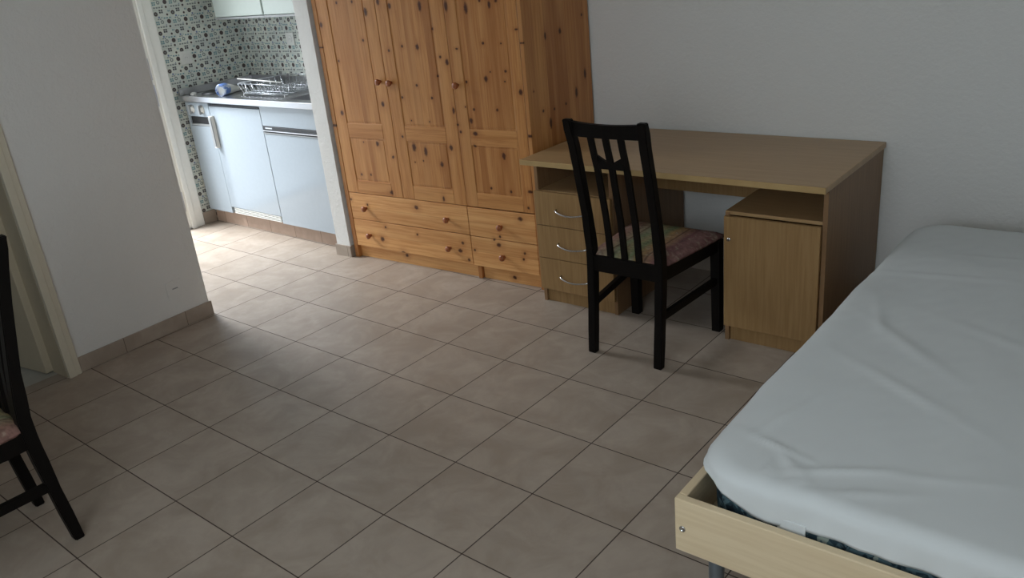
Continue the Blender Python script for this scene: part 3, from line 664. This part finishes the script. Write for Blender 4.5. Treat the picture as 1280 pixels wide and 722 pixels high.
# steel worktop with upstand, hotplates, drainer and sink bowl
t = thing('worktop', 'stainless steel worktop with sink and hotplates over the white fronts', 'worktop', (0, 0, 0))
X0, X1, Y0, Y1, Z0, Z1 = -2.588, -1.122, 0.268, 0.868, 0.868, 0.898
SX0, SX1, SY0, SY1 = -1.50, -1.17, 0.36, 0.74
b = MB()
b.box(X0, SX0, Y0 + .001, Y1, Z0 + .004, Z1, STEEL); b.box(SX1, X1, Y0 + .001, Y1, Z0 + .004, Z1, STEEL); b.box(SX0, SX1, Y0 + .001, SY0, Z0 + .004, Z1, STEEL); b.box(SX0, SX1, SY1, Y1, Z0 + .004, Z1, STEEL)
b.box(X0, X1, Y0 - .002, Y0 + .008, Z0 - .002, Z1 + .005, STEEL, 0.003)
b.box(X0, X1, Y1 - .014, Y1, Z1, Z1 + 0.045, STEEL, 0.003); b.box(X0, X0 + .014, Y0 + .01, Y1 - .014, Z1, Z1 + 0.045, STEEL, 0.003)
b.make('steel_top', t)
b = MB(); b.box(SX0, SX1, SY0, SY1, Z1 - .16, Z1 - .155, STEEL)
for q in ((SX0, SX0 + .004, SY0, SY1), (SX1 - .004, SX1, SY0, SY1), (SX0, SX1, SY0, SY0 + .004), (SX0, SX1, SY1 - .004, SY1)): b.box(*q, Z1 - .16, Z1 - .001, STEEL)
b.lathe([(0.03, 0), (0.028, 0.003), (0.001, 0.003)], ((SX0 + SX1) / 2, (SY0 + SY1) / 2, Z1 - .155), (0, 0, 1), IRON); b.make('sink_bowl', t)
b = MB()
for i in range(11): b.box(-1.98 + i * 0.042, -1.972 + i * 0.042, 0.36, 0.78, Z1 - .001, Z1 + .003, STEEL, 0.001)
b.make('drainer_ribs', t)
for X, Y, r in ((-2.40, 0.43, 0.075), (-2.38, 0.68, 0.09)):
    b = MB(); b.lathe([(r + .008, 0), (r + .008, 0.004), (r, 0.006), (r, 0.010), (r * .3, 0.010), (r * .28, .007), (0.001, 0.007)], (X, Y, Z1), (0, 0, 1), IRON, 32); b.make('hotplate', t)
b = MB(); b.lathe([(0.026, 0), (0.026, 0.006), (0.020, 0.03), (0.020, 0.05), (0.001, 0.055)], (-1.33, 0.795, Z1), (0, 0, 1), CHROME)
b.tube([(-1.33, 0.795, Z1 + .03), (-1.33, 0.795, Z1 + .17), (-1.33, 0.77, Z1 + .20), (-1.33, 0.70, Z1 + .205), (-1.33, 0.62, Z1 + .19), (-1.33, 0.61, Z1 + .17)], 0.010, CHROME, 12); b.make('tap', t)
# small white cap near the front edge
b = MB(); b.lathe([(0.018, 0), (0.020, 0.004), (0.018, 0.014), (0.008, 0.018), (0.001, 0.018)], (0, 0, 0), (0, 0, 1), PLAST, 20)
tag(b.make('bottle_cap', loc=(-2.50, 0.335, Z1)), 'small white cap lying at the left front of the steel worktop', 'cap')
# blue and white pack lying on the worktop
x = NT('blue_white_film', 0.3, 0.5); bb = x.noise(x.co(), 30, 2, 0.5, 0.6); x.color(x.mix(x.step(bb, 0.42, 0.56), L(206, 214, 226), L(96, 128, 190))); FILM = x.m
t = thing('plastic_pack', 'blue and white plastic pack lying on the steel worktop', 'pack', (-2.170, 0.345, Z1), math.radians(114))
b = MB(); secs = []
for q, hw, hh in ((0.0, .030, .030), (.008, .038, .036), (.03, .041, .037), (.08, .040, .033), (.13, .036, .026), (.18, .028, .017), (.235, .020, .009), (.255, .016, .004)):
    secs.append([(q, hw * math.cos(2 * PI * k / 20), max(0.001, hh + hh * math.sin(2 * PI * k / 20))) for k in range(20)])
b.sweep(None, secs, PLAST, True); b.make('pack_body', t)
b = MB(); secs = []
for q, hw, hh in ((0.004, .020, .028), (-0.010, .030, .033), (-.014, .034, .036), (.0, .041, .039), (.045, .0425, .0385), (.050, .041, .037)):
    secs.append([(q, hw * math.cos(2 * PI * k / 20), max(0.0005, hh * 1.0 + hh * math.sin(2 * PI * k / 20))) for k in range(20)])
b.sweep(None, secs, FILM, True); b.make('pack_end', t)
# dish rack
t = thing('dish_rack', 'wire dish drying rack standing on the steel worktop', 'dish rack', (-1.99, 0.36, Z1), 0.0)
RW, RDp = 0.47, 0.37
def wires(name, segs, r=0.0022):
    b = MB()
    for s_ in segs: b.tube(s_, r, WIRE, 6)
    return b.make(name, t)
zl, zh = 0.018, 0.080
wires('rim', [[(0, 0, zh), (RW, 0, zh), (RW, RDp, zh), (0, RDp, zh), (0, 0.0, zh)], [(0.02, 0.02, zl), (RW - .02, 0.02, zl), (RW - .02, RDp - .02, zl), (0.02, RDp - .02, zl), (0.02, 0.02, zl)]], 0.0032)
wires('upright_wires', [[(RW * i / 12, 0, zh), (0.02 + (RW - .04) * i / 12, 0.02, zl), (0.02 + (RW - .04) * i / 12, RDp - .02, zl), (RW * i / 12, RDp, zh)] for i in range(13)], 0.0021)
wires('cross_wires', [[(0, RDp * i / 8, zh), (0.02, RDp * i / 8, zl + .002), (RW - .02, RDp * i / 8, zl + .002), (RW, RDp * i / 8, zh)] for i in range(1, 8)], 0.0018)
wires('plate_divider', [[(0.03 + 0.024 * i, 0.12, zl), (0.036 + 0.024 * i, 0.12, zh * .8), (0.042 + 0.024 * i, 0.12, zl)] for i in range(17)], 0.0024)
wires('plate_divider', [[(0.03 + 0.024 * i, 0.25, zl), (0.036 + 0.024 * i, 0.25, zh * .8), (0.042 + 0.024 * i, 0.25, zl)] for i in range(17)], 0.0018)
for X in (0.02, RW - .02):
    for Y in (0.02, RDp - .02):
        b = MB(); b.lathe([(0.006, 0), (0.007, 0.004), (0.004, 0.018)], (X, Y, 0), (0, 0, 1), GREYP, 10); b.make('foot', t)
b = MB(); b.tube([(-2.165, 0.479, 0.9865), (-1.591, 0.404, 0.9865)], 0.0045, PLAST, 8)
tag(b.make('cooking_stick', loc=(0, 0, 0)), 'thin white stick lying across the top of the dish rack', 'stick')
# wall cabinets
t = thing('wall_cabinet', 'cream wall cabinet over the dish rack, left of the two', 'cabinet', (-2.40, 0.56, 1.365), 0, 'cream wall cabinets')
b = MB(); b.box(0, 0.535, 0.02, 0.308, 0.0, 0.70, CAB); b.make('cabinet_body', t)
b = MB(); b.box(0.002, 0.533, 0, 0.019, 0.004, 0.70, CAB, 0.003); b.make('door', t)
b = MB(); b.box(-0.006, 0.541, 0.004, 0.308, -0.014, -0.001, GREYP, 0.002); b.make('bottom_rail', t)
t2 = copy_tree(t, 'cream wall cabinet half hidden by the pillar, right of the two', (-1.852, 0.56, 1.365), 0)
# sockets
def socket(label, loc, rz):
    t = thing('wall_socket', label, 'socket', loc, rz)
    b = MB(); b.box(-0.042, 0.042, -0.010, 0, -0.042, 0.042, PLAST, 0.004); b.make('cover', t)
    b = MB(); b.lathe([(0.024, 0), (0.024, 0.001), (0.020, 0.001), (0.001, 0.0008)], (0, -0.010, 0), (0, -1, 0), PLAST, 20)
    for X in (-.008, 0, .008): b.lathe([(0.0022, 0.001), (0.0022, 0.0016), (0.0001, 0.0016)], (X, -0.010, 0.003 if X == 0 else -0.001), (0, -1, 0), GREYP, 8)
    b.make('outlet', t)
socket('white square socket on the patterned tiles near the entrance frame', (WX0, 0.395, 1.135), math.radians(90))
socket('white square socket on the patterned tiles right of the dish rack', (-2.05, 0.87, 1.185), 0.0)
